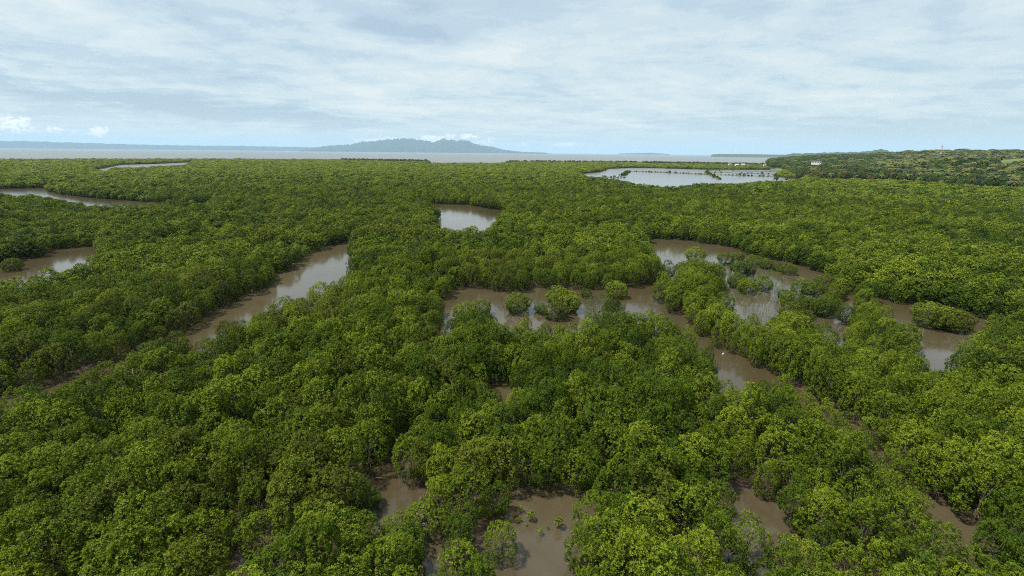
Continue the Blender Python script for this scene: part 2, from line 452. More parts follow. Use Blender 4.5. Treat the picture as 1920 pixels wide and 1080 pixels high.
# near variants: separate crown and trunk; far variants: one mesh each
NEAR = []
for i in range(6):
    V, F, age, (lc, lr) = crown_arrays(100 + i, 1500, 0.168, 0.10, 5, Rh=[2.5, 2.2, 2.6, 2.3, 2.7, 2.4][i], Rv=[3.1, 3.4, 3.0, 3.5, 2.9, 3.3][i], lobes=[13, 15, 12, 17, 14, 19][i], lrr=(0.30, 0.46), sub=[120, 110, 130, 115, 135, 125][i])
    tr = limb_builder(200 + i, 2.6, 3.3, lc)
    NEAR.append((V, F, age, tr))
for i in range(3):       # compact, dense crowns of mangroves that stand alone in the water
    V, F, age, (lc, lr) = crown_arrays(160 + i, 2000, 0.185, 0.12, 5, Rh=2.7, zc=2.5, Rv=2.5, lobes=[15, 18, 13][i], lrr=(0.34, 0.5), sub=190)
    NEAR.append((V, F, age, limb_builder(260 + i, 2.6, 2.9, lc)))
def with_mat(name, arr, mat):
    V, F, age, _ = arr
    return mesh_np(name, V, F, [mat], age=age)
NEAR_CROWN = {(i, t): with_mat("mangrove_crown", NEAR[i], LEAF[t]) for i in range(9) for t in range(4)}
NEAR_TRUNK = [NEAR[i][3].mesh("mangrove_trunk", [BARK]) for i in range(9)]

def joined_variant(name, arrs, mat, bark, trunk_mb=None):
    V, F, age, _ = arrs
    F = F.tolist(); mi = [0] * len(F); V = V.tolist(); age = list(age)
    if trunk_mb:
        b = len(V); V += [list(v) for v in trunk_mb.V]; F += [tuple(i + b for i in f) for f in trunk_mb.F]
        mi += [1] * len(trunk_mb.F); age += [0.5] * len(trunk_mb.V)
    return mesh_np(name, V, F, [mat, bark], mi, age)

LIB = {}
def make_lib(name, meshes):
    c = bpy.data.collections.new(name)
    for i, me in enumerate(meshes):
        o_ = bpy.data.objects.new("%s_%02d" % (name, i), me); c.objects.link(o_)
    LIB[name] = c
    return c

lib_near = [joined_variant("m", NEAR[i], LEAF[t], BARK, NEAR[i][3]) for t in range(4) for i in range(4)]
make_lib("mangrove_close", lib_near)                      # index = tint*4 + shape
mid_m = []
for t in range(4):
    for i in range(4):
        arr = crown_arrays(300 + i, 420, 0.38, 0.20, 5, lobes=[12, 15, 11, 17][i], lrr=(0.30, 0.46), sub=[70, 75, 65, 80][i], subr=(0.15, 0.22))
        mid_m.append(joined_variant("m", arr, LEAF[t], BARK))
make_lib("mangrove_mid", mid_m)
far_m = []
for t in range(5):
    for i in range(4):
        arr = crown_arrays(400 + i, 170, 0.72, 0.40, 5, Rh=2.7, zc=2.6, Rv=3.0, lobes=[18, 22, 16, 20][i], lrr=(0.26, 0.44))
        far_m.append(joined_variant("m", arr, LEAF[t], BARK))
make_lib("mangrove_far", far_m)
wood_m = []
for t in range(3):
    for i in range(3):
        arr = crown_arrays(500 + i, 260, 0.95, 0.5, 5, Rh=4.0, zc=5.6, Rv=4.0, lobes=[12, 16, 9][i])
        tmb = MB(); tmb.tube([(0, 0, -0.5), (0.1, 0, 3), (0, 0.1, 5.5)], [0.3, 0.24, 0.15], 6)
        wood_m.append(joined_variant("m", arr, WOODLEAF[t], PALMBARK, tmb))

def palm_mesh(seed, leafm, hgt=9.0):
    r = random.Random(seed); V = []; F = []; M = []; A = []
    lean = (r.uniform(-1, 1), r.uniform(-1, 1))
    mb = MB(); mb.tube([(0, 0, -.4), (lean[0]*.25, lean[1]*.25, hgt*.5), (lean[0], lean[1], hgt)], [.22, .15, .12], 5)
    V += [list(v) for v in mb.V]; F += list(mb.F); M += [1]*len(mb.F); A += [.5]*len(mb.V)
    for k in range(17):
        a = k * 2.399 + r.random()*.3; up = 1.0 - k/17*1.35; L = r.uniform(2.9, 3.7)
        dirh = Vector((math.cos(a), math.sin(a), 0)); side = Vector((-dirh.y, dirh.x, 0))
        prev = None; ag = min(1, max(0, .35 + up*.3 + r.gauss(0, .12)))
        for s in range(6):
            t = s/5; p = Vector((lean[0], lean[1], hgt)) + dirh*(L*t*(1-.15*t)) + Vector((0, 0, L*(up*t*.75 - t*t*.85)))
            w_ = .75*math.sin(math.pi*min(1, .12+t*.85))+.04
            b = len(V)
            V += [list(p + side*w_ - Vector((0, 0, w_*.55))), list(p), list(p - side*w_ - Vector((0, 0, w_*.55)))]; A += [ag]*3
            if s: F += [(b-3, b-2, b+1, b), (b-2, b-1, b+2, b+1)]; M += [0, 0]
    return mesh_np("palm", V, F, [leafm, PALMBARK], M, A)
wood_m += [palm_mesh(i, PALMLEAF, 8.0 + i) for i in range(3)] + [palm_mesh(9 + i, PALMDARK, 8.5 + i) for i in range(2)]
make_lib("wood", wood_m)          # 0-2 dark, 3-5 green, 6-8 brown broadleaf; 9-11 palms; 12-13 dark palms

def scatter(name, lib, P, rotz, scl, idx, label, cat):
    me = bpy.data.meshes.new(name); me.from_pydata(np.asarray(P).tolist(), [], [])
    def fa(nm, typ, data, key):
        a = me.attributes.new(nm, typ, 'POINT'); a.data.foreach_set(key, np.ascontiguousarray(data).reshape(-1))
    n_ = len(P)
    rv = np.zeros((n_, 3), np.float32); rv[:, 2] = rotz
    rv[:, 0] = rng.normal(0, 0.06, n_); rv[:, 1] = rng.normal(0, 0.06, n_)
    fa('rot', 'FLOAT_VECTOR', rv, 'vector'); fa('scl', 'FLOAT_VECTOR', np.asarray(scl, np.float32), 'vector')
    fa('idx', 'INT', np.asarray(idx, np.int32), 'value')
    o_ = link(name, me)
    ng = bpy.data.node_groups.new(name, 'GeometryNodeTree')
    ng.interface.new_socket('Geometry', in_out='INPUT', socket_type='NodeSocketGeometry')
    ng.interface.new_socket('Geometry', in_out='OUTPUT', socket_type='NodeSocketGeometry')
    N, L = ng.nodes, ng.links
    gi = N.new('NodeGroupInput'); go = N.new('NodeGroupOutput')
    ci = N.new('GeometryNodeCollectionInfo'); ci.inputs['Collection'].default_value = LIB[lib]
    ci.inputs['Separate Children'].default_value = True; ci.inputs['Reset Children'].default_value = True
    ip = N.new('GeometryNodeInstanceOnPoints'); ip.inputs['Pick Instance'].default_value = True
    def na(nm, typ):
        q = N.new('GeometryNodeInputNamedAttribute'); q.data_type = typ; q.inputs['Name'].default_value = nm; return q.outputs['Attribute']
    L.new(gi.outputs[0], ip.inputs['Points']); L.new(ci.outputs[0], ip.inputs['Instance'])
    L.new(na('idx', 'INT'), ip.inputs['Instance Index'])
    e2r = N.new('FunctionNodeEulerToRotation'); L.new(na('rot', 'FLOAT_VECTOR'), e2r.inputs[0])
    L.new(e2r.outputs[0], ip.inputs['Rotation']); L.new(na('scl', 'FLOAT_VECTOR'), ip.inputs['Scale'])
    L.new(ip.outputs[0], go.inputs[0])
    md = o_.modifiers.new('scatter', 'NODES'); md.node_group = ng
    tag(o_, label, cat, kind='stuff')
    return o_

# ------------------------------------------------------------------ survey of the water bodies
HT = 5.0     # height of the canopy edge on the near banks
def poly(*pts):
    out = []
    for p in pts:
        z = {'g': 0.0, 't': HT, 'm': 3.0, 'h': 6.3, 'n': 1.4}[p[2]]
        out.append(at(p[0], p[1], z))
    return np.array(out)
WATER = [
 # diagonal river and its narrow lower-left reach
 poly((662,454,'g'),(640,458,'g'),(615,464,'g'),(585,475,'g'),(560,497,'g'),(545,506,'g'),(500,541,'g'),(430,577,'g'),(365,612,'g'),(320,640,'g'),(250,672,'g'),(160,708,'g'),(60,738,'g'),(0,752,'g'),(-120,790,'g'),
      (-140,812,'m'),(0,768,'m'),(50,752,'m'),(160,714,'m'),(240,685,'m'),(300,656,'m'),(345,636,'m'),(362,646,'t'),(400,620,'t'),(430,605,'t'),(470,587,'t'),(500,575,'t'),(545,555,'t'),(620,533,'t'),(648,519,'t'),(657,505,'m'),(656,480,'m')),
 # middle pond
 poly((806,382,'g'),(870,385,'g'),(920,392,'g'),(950,398,'g'),(930,411,'m'),(914,432,'t'),(885,434,'t'),(850,431,'t'),(822,427,'t'),(817,408,'m'),(824,395,'m')),
 # far left river
 poly((-60,355,'g'),(0,354,'g'),(86,352,'g'),(92,360,'g'),(150,370,'g'),(205,374,'g'),(250,377,'g'),(300,381,'g'),(395,385,'g'),(385,388,'m'),(330,387,'m'),(262,385,'h'),(235,386,'h'),(215,389,'h'),(190,384,'h'),(150,377,'h'),(110,371,'h'),(90,365,'h'),(0,362,'h'),(-60,363,'h')),
 # farthest left river
 poly((172,319,'g'),(200,314,'g'),(225,309,'g'),(300,307,'g'),(362,304,'g'),(352,309,'t'),(300,313,'t'),(225,315,'t'),(190,321,'t')),
 # left pond
 poly((-40,512,'g'),(10,498,'g'),(35,490,'g'),(75,485,'g'),(110,468,'g'),(150,463,'g'),(188,464,'g'),(165,484,'t'),(138,492,'t'),(105,501,'t'),(98,510,'t'),(72,512,'t'),(50,531,'t'),(35,522,'t'),(10,518,'t'),(-40,530,'t')),
 # lagoon with single trees standing in it
 poly((1213,449,'g'),(1260,449,'g'),(1300,454,'g'),(1345,461,'g'),(1385,472,'g'),(1420,484,'g'),(1470,494,'g'),(1510,504,'g'),(1560,522,'g'),(1570,545,'g'),(1545,560,'m'),(1565,585,'g'),(1575,612,'t'),(1520,608,'t'),(1492,582,'t'),(1478,582,'t'),(1458,609,'t'),(1440,604,'t'),(1402,578,'t'),(1368,556,'t'),(1352,538,'g'),(1378,516,'t'),(1368,505,'t'),(1335,492,'t'),(1292,480,'t'),(1272,486,'m'),(1267,526,'t'),(1250,529,'t'),(1262,500,'m'),(1240,484,'t'),(1222,464,'t')),
 poly((1590,540,'g'),(1612,545,'g'),(1605,556,'t'),(1590,552,'t')),
 poly((1570,612,'g'),(1592,618,'g'),(1590,634,'t'),(1575,628,'t')),
 poly((1640,560,'g'),(1700,574,'g'),(1745,577,'g'),(1800,588,'g'),(1860,600,'g'),(1930,612,'g'),(2000,625,'g'),(2000,636,'m'),(1920,618,'m'),(1870,608,'m'),(1812,602,'t'),(1800,612,'m'),(1770,606,'m'),(1725,612,'m'),(1695,602,'t'),(1640,570,'m')),
 poly((1728,638,'g'),(1765,637,'g'),(1812,650,'g'),(1800,657,'t'),(1768,673,'t'),(1722,669,'t')),
 # central channel
 poly((850,546,'g'),(890,543,'g'),(930,551,'g'),(965,556,'g'),(1000,540,'g'),(1040,543,'g'),(1090,544,'g'),(1170,545,'g'),(1225,538,'g'),(1262,527,'g'),(1232,545,'g'),(1228,562,'g'),(1235,583,'g'),(1275,598,'g'),(1290,618,'g'),(1315,640,'g'),(1345,660,'g'),(1385,672,'g'),(1425,698,'g'),(1500,742,'g'),(1572,800,'g'),(1640,868,'g'),(1712,922,'g'),(1770,975,'g'),(1808,990,'g'),(1842,1000,'g'),
      (1850,1030,'m'),(1800,1035,'m'),(1766,1006,'m'),(1700,932,'n'),(1628,876,'n'),(1562,808,'n'),(1490,752,'n'),(1422,712,'m'),(1370,701,'t'),(1340,668,'m'),(1310,645,'m'),(1285,626,'m'),(1258,613,'m'),(1235,604,'m'),(1210,584,'t'),(1180,578,'t'),(1160,578,'t'),(1100,589,'t'),(1060,597,'t'),(1035,598,'t'),(1005,599,'t'),(960,608,'t'),(943,602,'t'),(925,582,'t'),(905,580,'t'),(862,588,'m'),(830,622,'t'),(820,612,'m'),(832,570,'g')),
 # foreground ponds
 poly((690,898,'g'),(705,890,'g'),(722,886,'g'),(744,891,'g'),(755,900,'m'),(750,948,'m'),(728,945,'m'),(712,942,'m'),(690,958,'m'),(658,956,'m'),(650,948,'m'),(670,935,'m'),(690,920,'m')),
 poly((946,952,'g'),(974,944,'g'),(1000,928,'g'),(1060,928,'g'),(1102,944,'g'),(1096,956,'m'),(1064,942,'m'),(1056,985,'t'),(1070,1025,'t'),(1062,1080,'t'),(1050,1180,'t'),(1000,1180,'t'),(996,1080,'t'),(960,1035,'t'),(955,985,'m')),
 poly((1364,952,'g'),(1402,938,'g'),(1448,944,'g'),(1470,975,'m'),(1478,1036,'m'),(1444,1056,'m'),(1424,1012,'m'),(1392,986,'m'),(1366,970,'m')),
 poly((792,1014,'g'),(846,1000,'g'),(842,1036,'m'),(812,1078,'m'),(788,1055,'m')),
 poly((915,728,'g'),(965,722,'g'),(965,748,'m'),(925,758,'m')),
 poly((425,1060,'g'),(480,1040,'g'),(470,1085,'m'),(425,1095,'m')),
]
# fish ponds beyond the forest (dikes stand in them)
POND = poly((1088,326,'g'),(1125,322,'g'),(1140,316.5,'g'),(1185,314.5,'g'),(1240,315.5,'g'),(1330,318,'g'),(1466,318.5,'g'),(1468,325,'g'),(1452,330,'g'),(1480,334,'g'),(1505,335,'g'),(1500,338,'t'),(1445,341,'t'),(1400,343,'t'),(1362,347,'t'),(1345,345,'t'),(1310,346,'t'),(1280,349,'t'),(1248,351.5,'t'),(1228,350,'t'),(1205,346.5,'t'),(1170,339,'t'),(1135,333,'t'),(1100,331,'t'))
WATER.append(POND)

def inside(P, poly_):
    x, y = P[:, 0], P[:, 1]; r = np.zeros(len(P), bool); n_ = len(poly_)
    j = n_ - 1
    for i in range(n_):
        xi, yi = poly_[i]; xj, yj = poly_[j]
        c = ((yi > y) != (yj > y))
        with np.errstate(divide='ignore', invalid='ignore'):
            t = (xj - xi) * (y - yi) / (yj - yi + 1e-12) + xi
        r ^= c & (x < t); j = i
    return r

def edist(P, poly_, closed=True):
    d = np.full(len(P), 1e9); n_ = len(poly_)
    for i in range(n_ if closed else n_ - 1):
        a = poly_[i]; b = poly_[(i + 1) % n_]; ab = b - a
        t = np.clip(((P - a) @ ab) / (ab @ ab + 1e-9), 0, 1)
        d = np.minimum(d, np.hypot(*(P - a - t[:, None] * ab).T))
    return d

def sdist(P):
    """distance to open water: negative on the water"""
    best = np.full(len(P), 1e9)
    for q in WATER:
        lo, hi = q.min(0) - 12, q.max(0) + 12
        m = (P[:, 0] > lo[0]) & (P[:, 0] < hi[0]) & (P[:, 1] > lo[1]) & (P[:, 1] < hi[1])
        if not m.any(): continue
        s = P[m]; d = edist(s, q); d[inside(s, q)] *= -1
        best[m] = np.minimum(best[m], d)
    return best

def vnoise(P, sc, seed=0):
    """smooth value noise on x, y"""
    r = np.random.default_rng(seed); T = r.random((64, 64))
    q = P / sc; i = np.floor(q).astype(int); f = q - i; f = f * f * (3 - 2 * f)
    a = T[i[:, 0] % 64, i[:, 1] % 64]; b = T[(i[:, 0]+1) % 64, i[:, 1] % 64]
    c = T[i[:, 0] % 64, (i[:, 1]+1) % 64]; d = T[(i[:, 0]+1) % 64, (i[:, 1]+1) % 64]
    return (a*(1-f[:, 0]) + b*f[:, 0])*(1-f[:, 1]) + (c*(1-f[:, 0]) + d*f[:, 0])*f[:, 1]

# coast: how far the land reaches, by compass direction (columns of the survey)
cpx = [(-900, 288), (-300, 290), (0, 292.5), (200, 293.5), (400, 296), (640, 298.5), (800, 301), (806, 305.5), (940, 305.5), (952, 302.5),
       (1190, 302.5), (1205, 300), (1300, 299.5), (1425, 299), (1440, 297), (1470, 297), (3000, 299)]
caz = []; cd = []
for px, py in cpx:
    d0 = ray(px, py); caz.append(math.atan2(d0[0], d0[1]))
    t = (6.0 - CAM_H) / d0[2]
    cd.append(min(math.hypot(d0[0], d0[1]) * t, 1900) if px < 1430 else (2300 if px < 1445 else 6000))
cd[0] = cd[1] = cd[2]
def coast(P): return np.interp(np.arctan2(P[:, 0], P[:, 1]), caz, cd)

# dry wooded land on the right: boundary line with the mangrove
BND = poly((1475,322,'g'),(1492,336,'g'),(1560,342,'g'),(1640,344,'g'),(1700,346,'g'),(1800,356,'g'),(1920,363,'g'),(2150,384,'g'),(2700,440,'g'))
HILLP = np.concatenate([BND, np.array([[9000, 400], [9000, 9000], list(atd(1440, 9000)), list(atd(1440, 1500)), list(atd(1462, 1250))])])
az1480, az1850 = math.atan2(*atd(1480, 1)), math.atan2(*atd(1850, 1))
def sstep(a, b, x): t = np.clip((x - a) / (b - a), 0, 1); return t * t * (3 - 2 * t)
def hill(P):
    ins = inside(P, HILLP); z = np.zeros(len(P))
    if ins.any():
        q = P[ins]; u = edist(q, BND, False); a = np.arctan2(q[:, 0], q[:, 1])
        amp = np.interp(a, [az1480 - .03, az1480, math.atan2(*atd(1600, 1)), math.atan2(*atd(1700, 1)), az1850, az1850 + .3], [2, 4, 14, 20, 28, 32])
        h = amp * sstep(20, 1150, u) * (0.75 + 0.5 * vnoise(q, 260, 3)) + 3 * sstep(0, 60, u) + 4 * sstep(50, 300, u) * vnoise(q, 90, 4)
        z[ins] = h
    # bare grassy knoll at the right edge
    kx, ky = atd(1950, 1100)
    r2 = ((P[:, 0] - kx) / 115) ** 2 + ((P[:, 1] - ky) / 120) ** 2
    return z + 27 * np.exp(-r2 * 1.2)
def knoll(P):
    kx, ky = atd(1950, 1100)
    return ((P[:, 0] - kx) / 115) ** 2 + ((P[:, 1] - ky) / 120) ** 2 < 0.75

# ------------------------------------------------------------------ water sheet and ground
S = 42000.0
NW = 60
gx = np.linspace(-S, S, NW); V = [(x, y, 0.0) for y in gx for x in gx]
Fq = [(j*NW+i, j*NW+i+1, (j+1)*NW+i+1, (j+1)*NW+i) for j in range(NW-1) for i in range(NW-1)]
wo = link("water", mesh_np("water", V, Fq, [m_water])); tag(wo, "muddy brown tidal water and the grey bay beyond", kind='structure')

na_, nr_ = 380, 400
aa = np.radians(np.linspace(-62, 62, na_)); rr = 6.0 * (6500 / 6.0) ** (np.linspace(0, 1, nr_))
AA, RR = np.meshgrid(aa, rr); GP = np.stack([np.sin(AA) * RR, np.cos(AA) * RR], 2).reshape(-1, 2)
s_ = sdist(GP); c_ = coast(GP) - np.hypot(GP[:, 0], GP[:, 1])
gz = np.clip(np.minimum(s_ * 0.30, c_ * 0.05) - 0.55, -1.2, 0.04) + (vnoise(GP, 3.1, 1) - 0.5) * 0.30
hz = hill(GP); gz = gz + np.where(c_ > 0, hz, 0) * sstep(0, 40, c_)
F = []
idx = np.arange(na_ * nr_).reshape(nr_, na_)
F = np.stack([idx[:-1, :-1], idx[1:, :-1], idx[1:, 1:], idx[:-1, 1:]], 2).reshape(-1, 4)[:, ::-1]
go_ = link("ground", mesh_np("ground", np.column_stack([GP, gz]), F, [m_ground], smooth=True))
tag(go_, "dark mud under the mangroves rising to grassy hills", kind='structure')

# ------------------------------------------------------------------ far hills and island mountain
def ridge(name, prof, dist, depth, mat, label, base=-5, nz=0.10, seed=1, yoff=0):
    pts = np.array(prof, float); n_ = 240
    pxs = np.linspace(pts[0, 0], pts[-1, 0], n_); hs = np.interp(pxs, pts[:, 0], pts[:, 1])
    rows = 15; V = []
    r = np.random.default_rng(seed)
    for k in range(rows):
        t = k / (rows - 1) * 2 - 1
        for i in range(n_):
            dd = dist + t * depth
            x, y = atd(pxs[i], dd)
            dist_ax = dist * ray(pxs[i], 286 + .0105 * (pxs[i] - 960))[1]
            H = max(0, hs[i]) / F_PX * dist_ax + (CAM_H if hs[i] > 0.3 else 0)
            H *= 1 + .035 * math.sin(i * 1.9 + k) + .03 * math.sin(i * .83 + 2 * k)
            spur = vnoise(np.array([[pxs[i] * 0.12 + 9, k * 0.8 + seed]]), 1.0, seed)[0]
            fall = (1 - abs(t)) ** 0.9
            z = H * (fall if k != rows // 2 else 1.0) * (1 - (0.45 * (1 - fall)) * (spur))
            V.append((x, y, z + (base if abs(t) > .99 else 0)))
    F = [(k*n_+i, k*n_+i+1, (k+1)*n_+i+1, (k+1)*n_+i) for k in range(rows-1) for i in range(n_-1)]
    o_ = link(name, mesh_np(name, V, F, [mat], smooth=True)); tag(o_, label, kind='structure')
    return o_
# profile: column, height above the sea horizon in survey pixels
ridge("mountain", [(560, 0), (616, 8.6), (658, 10.9), (678, 15.5), (700, 16.8), (717, 18.9), (743, 21.4), (755, 22.2), (762, 22.5), (773, 21.6), (780, 21.5), (785, 19.6), (792, 20), (799, 18.9), (807, 17.4), (814, 16.2), (820, 18.0), (826, 21), (831, 23.0), (838, 20.6), (844, 20.9),
      (858, 19.2), (866, 20.4), (872, 20.6), (877, 19.5), (883, 17.2), (892, 13.8), (902, 12.2), (909, 11), (916, 10.4), (925, 9.2), (942, 5.2), (976, 1.5), (1040, 0)], 21500, 2600, M_MOUNT,
      "blue hazy mountain island on the horizon", seed=5)
ridge("hill", [(-700, 12), (-200, 13), (0, 10.6), (60, 11), (100, 9.6), (160, 9), (230, 7.4), (300, 6.5), (380, 6.2), (450, 6.6), (560, 5.6), (620, 5.0), (700, 3), (760, 0)], 27000, 1500, M_MOUNT,
      "low blue coast across the bay on the left", seed=6)
ridge("hill", [(1150, 0), (1200, 1.6), (1222, 2.2), (1240, 1.2), (1260, 0)], 26000, 700, M_MOUNT, "faint low islet on the horizon right of centre", seed=8)
ridge("hill", [(1330, 0), (1345, 1.2), (1400, 1.5), (1440, 1.3), (1480, 1.2), (1520, 0)], 9000, 300, M_HILL, "thin dark cape reaching into the bay", seed=9)
ridge("hill", [(1462, 0), (1475, 1.5), (1482, 3.3), (1520, 4.3), (1560, 6.2), (1600, 7.0), (1628, 8.8), (1636, 11.2), (1650, 12.0), (1660, 11.4), (1668, 7.8), (1700, 7.0), (1760, 7.2), (1800, 6), (1900, 5), (2300, 5)], 4300, 900, M_HILL,
      "dark wooded ridge with a pale knob behind the palm slope", seed=7)

# ------------------------------------------------------------------ where the trees stand
def hexgrid(r0, r1, spacing_fn, amax, seed):
    """rings around the viewpoint with spacing growing outward"""
    r = np.random.default_rng(seed); P = []; SP = []
    q = r0
    while q < r1:
        s = spacing_fn(q); n_ = int(2 * amax * q / s)
        a = (np.arange(n_) + r.random()) / n_ * 2 * amax - amax
        a = a + r.normal(0, 0.20 * s / q, n_); rad = q + r.normal(0, 0.22 * s, n_)
        P.append(np.stack([np.sin(a) * rad, np.cos(a) * rad], 1)); SP.append(np.full(n_, s))
        q += s * 0.88
    return np.concatenate(P), np.concatenate(SP)

spf = lambda q: max(3.8, min(0.0052 * q + 1.56, 10.0)) if q > 430 else (2.95 if q < 95 else (3.25 if q < 150 else 3.8))
P, SPC = hexgrid(16, 2000, spf, R(57), 21)
D = np.hypot(P[:, 0], P[:, 1])
SD = sdist(P); CO = coast(P) - D; HI = hill(P); INH = inside(P, HILLP)
def sfar(P):
    q = P / np.hypot(P[:, 0], P[:, 1])[:, None]
    return np.clip((sdist(P + q * .6) - sdist(P - q * .6)) / 1.2, -1, 1)
# crown radius, height
lowf = vnoise(P, 26, 31); midf = vnoise(P, 9, 32)
size = (0.88 + 0.30 * lowf + 0.36 * (midf - .5)) * rng.uniform(0.76, 1.16, len(P))
rad = 2.6 * size * (SPC / 3.7)
edge = np.clip(SD / 6.0, 0, 1)
size *= 0.76 + 0.24 * edge
marg = 2.6 * size * 0.5
marg = 2.6 * size * (SPC / 3.8).clip(0, 1) * (0.36 + 0.16 * sfar(P))
ok = (SD > marg) & (CO > 3) & (~INH)
# narrow gaps and sparse openings through the canopy
gapn = vnoise(P, 8.5, 40); ok &= ~((gapn > 0.985) & (D < 220) & (D > 20))
P, D, SD, CO, size, SPC, lowf = P[ok], D[ok], SD[ok], CO[ok], size[ok], SPC[ok], lowf[ok]
# leaf tint classes by patches
t1 = vnoise(P, 34, 51) * .65 + vnoise(P, 11, 52) * .35; t2 = vnoise(P, 45, 53) * .6 + vnoise(P, 13, 54) * .4
rn = rng.random(len(P))
v1 = t1 + rng.normal(0, .09, len(P)); v2 = t2 + rng.normal(0, .07, len(P))
tint = np.zeros(len(P), int)
azp = np.arctan2(P[:, 0], P[:, 1])
v1 = .55 * t1 + .45 * rng.random(len(P)); v2 = .6 * t2 + .4 * rng.random(len(P))
tint[v1 > 0.58] = 1; tint[v1 < 0.39] = 2; tint[v2 > 0.70] = 3
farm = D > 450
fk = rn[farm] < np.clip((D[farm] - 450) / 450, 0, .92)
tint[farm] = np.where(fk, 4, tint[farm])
# darker broadleaf strip and palms along parts of the shore
def azr(a, b): return (azp > math.atan2(*atd(a, 1))) & (azp < math.atan2(*atd(b, 1)))
strip = ((CO < 190) & azr(640, 806) & (rn < .6)) | ((CO < 60) & azr(950, 1195)) | ((CO < 160) & azr(1205, 1445)) | ((CO < 40) & azr(-400, 640)) & (rn < .5)
strip &= D > 900
forest = ~strip
def proj_h(P_): return P_
# order by distance; the nearest ones in view become individuals
infr = np.abs(np.arctan2(P[:, 0], P[:, 1])) < R(49)
# on-screen test
def screen(P_, z):
    q = np.column_stack([P_, np.full(len(P_), z) - CAM_H]) @ CM
    return q[:, 0] / -q[:, 2] * F_PX + IMW / 2, IMH / 2 - q[:, 1] / -q[:, 2] * F_PX, -q[:, 2]
sx, sy, sz = screen(P, 4.5)
inview = (sx > -10) & (sx < IMW + 10) & (sy < IMH + 25) & (sz > 0)
cand = np.where(inview & forest)[0]
NEARN = 275
near_i = cand[np.argsort(sz[cand])[:NEARN]]
near_set = np.zeros(len(P), bool); near_set[near_i] = True

# which pond a foreground tree stands at
named = [(12, "left foreground pond"), (13, "large foreground pond"), (14, "right foreground pond"), (15, "small gap of water bottom left of centre")]
PONDN = {11: "beside the small round foreground pond", 12: "beside the large brown foreground pond", 13: "beside the long brown pool at lower right",
         14: "beside the small brown pool left of the large foreground pond", 10: "along the narrow channel at right", 0: "along the dark river reach at left"}
TW = ["mid-green", "yellow-green", "deep green", "dull olive"]
GR = "mangroves of the closed foreground canopy"
for i in near_i:
    p = P[i:i+1]; where = None; bd = 3.4
    for k, nm in PONDN.items():
        d = edist(p, WATER[k])[0]
        if d < bd: bd, where = d, nm
    t = int(tint[i]); v = rng.integers(0, 6)
    root = bpy.data.objects.new("mangrove_tree", None); COL.objects.link(root)
    root.empty_display_size = 0.5
    root.location = (P[i, 0], P[i, 1], 0.0); root.rotation_euler = (rng.normal(0, .05), rng.normal(0, .05), rng.random() * 6.28)
    s = size[i]; wd = s * SPC[i] / 3.6; root.scale = (wd * rng.uniform(.95, 1.1), wd * rng.uniform(.95, 1.1), s * rng.uniform(.86, 1.08))
    if where: lab = "%s mangrove tree %s" % (TW[t], where)
    else:
        side = ["near the left edge", "left of centre", "in the centre", "right of centre", "near the right edge"][int(min(4, max(0, sx[i] // 384)))]
        row = "at the bottom edge of view" if sy[i] > 960 else ("in the near foreground" if sy[i] > 850 else ("in the middle foreground" if sy[i] > 760 else "in the farther foreground"))
        sz_w = "large" if size[i] > 1.08 else ("small" if size[i] < .86 else "medium-sized")
        lab = "%s %s mangrove %s, %s" % (sz_w, TW[t], row, side)
    tag(root, lab, "tree", lab.replace("mangrove tree", "mangrove trees").replace("mangrove ", "mangroves ") if "mangrove tree" not in lab else lab.replace("tree", "trees"))
    c = bpy.data.objects.new("crown", NEAR_CROWN[(int(v), t)]); COL.objects.link(c); c.parent = root
    c = bpy.data.objects.new("trunk", NEAR_TRUNK[int(v)]); COL.objects.link(c); c.parent = root

rest = ~near_set & forest
def tree_scl(m, k=1.0, zk=1.0):
    n_ = m.sum(); h = size[m] * k; wide = (SPC[m] / 3.6)
    return np.column_stack([h * wide * rng.uniform(.92, 1.1, n_), h * wide * rng.uniform(.92, 1.1, n_), h * zk * rng.uniform(.88, 1.14, n_)])
m1 = rest & (D < 150); m2 = rest & (D >= 150) & (D < 420); m3 = rest & (D >= 420)
for nm, lib, m, lab in (("mangrove_canopy", "mangrove_close", m1, "mangrove forest canopy around the channels in the middle distance"),
                        ("mangrove_canopy", "mangrove_mid", m2, "mangrove forest canopy beyond the middle pond and lagoon"),
                        ("mangrove_canopy", "mangrove_far", m3, "far flat mangrove forest reaching to the bay")):
    n_ = int(m.sum())
    scatter(nm, lib, np.column_stack([P[m], np.zeros(n_)]), rng.random(n_) * 6.28, tree_scl(m), tint[m] * 4 + rng.integers(0, 4, n_), lab, "forest")
ms = strip; n_ = int(ms.sum())
SP_ = P[ms]; k_ = rng.random(n_)
pick = np.where(k_ < .45, rng.integers(0, 3, n_), np.where(k_ < .65, rng.integers(3, 6, n_), np.where(k_ < .72, rng.integers(6, 9, n_), rng.integers(9, 14, n_))))
sc = rng.uniform(.5, 1.2, n_) * np.where(azp[ms] < math.atan2(*atd(640, 1)), .62, 1)
scatter("shore_trees", "wood", np.column_stack([SP_, np.zeros(n_)]), rng.random(n_) * 6.28, np.column_stack([sc * 1.1, sc * 1.1, sc]), pick,
        "dark line of palms and broadleaf trees along the bay shore", "trees")

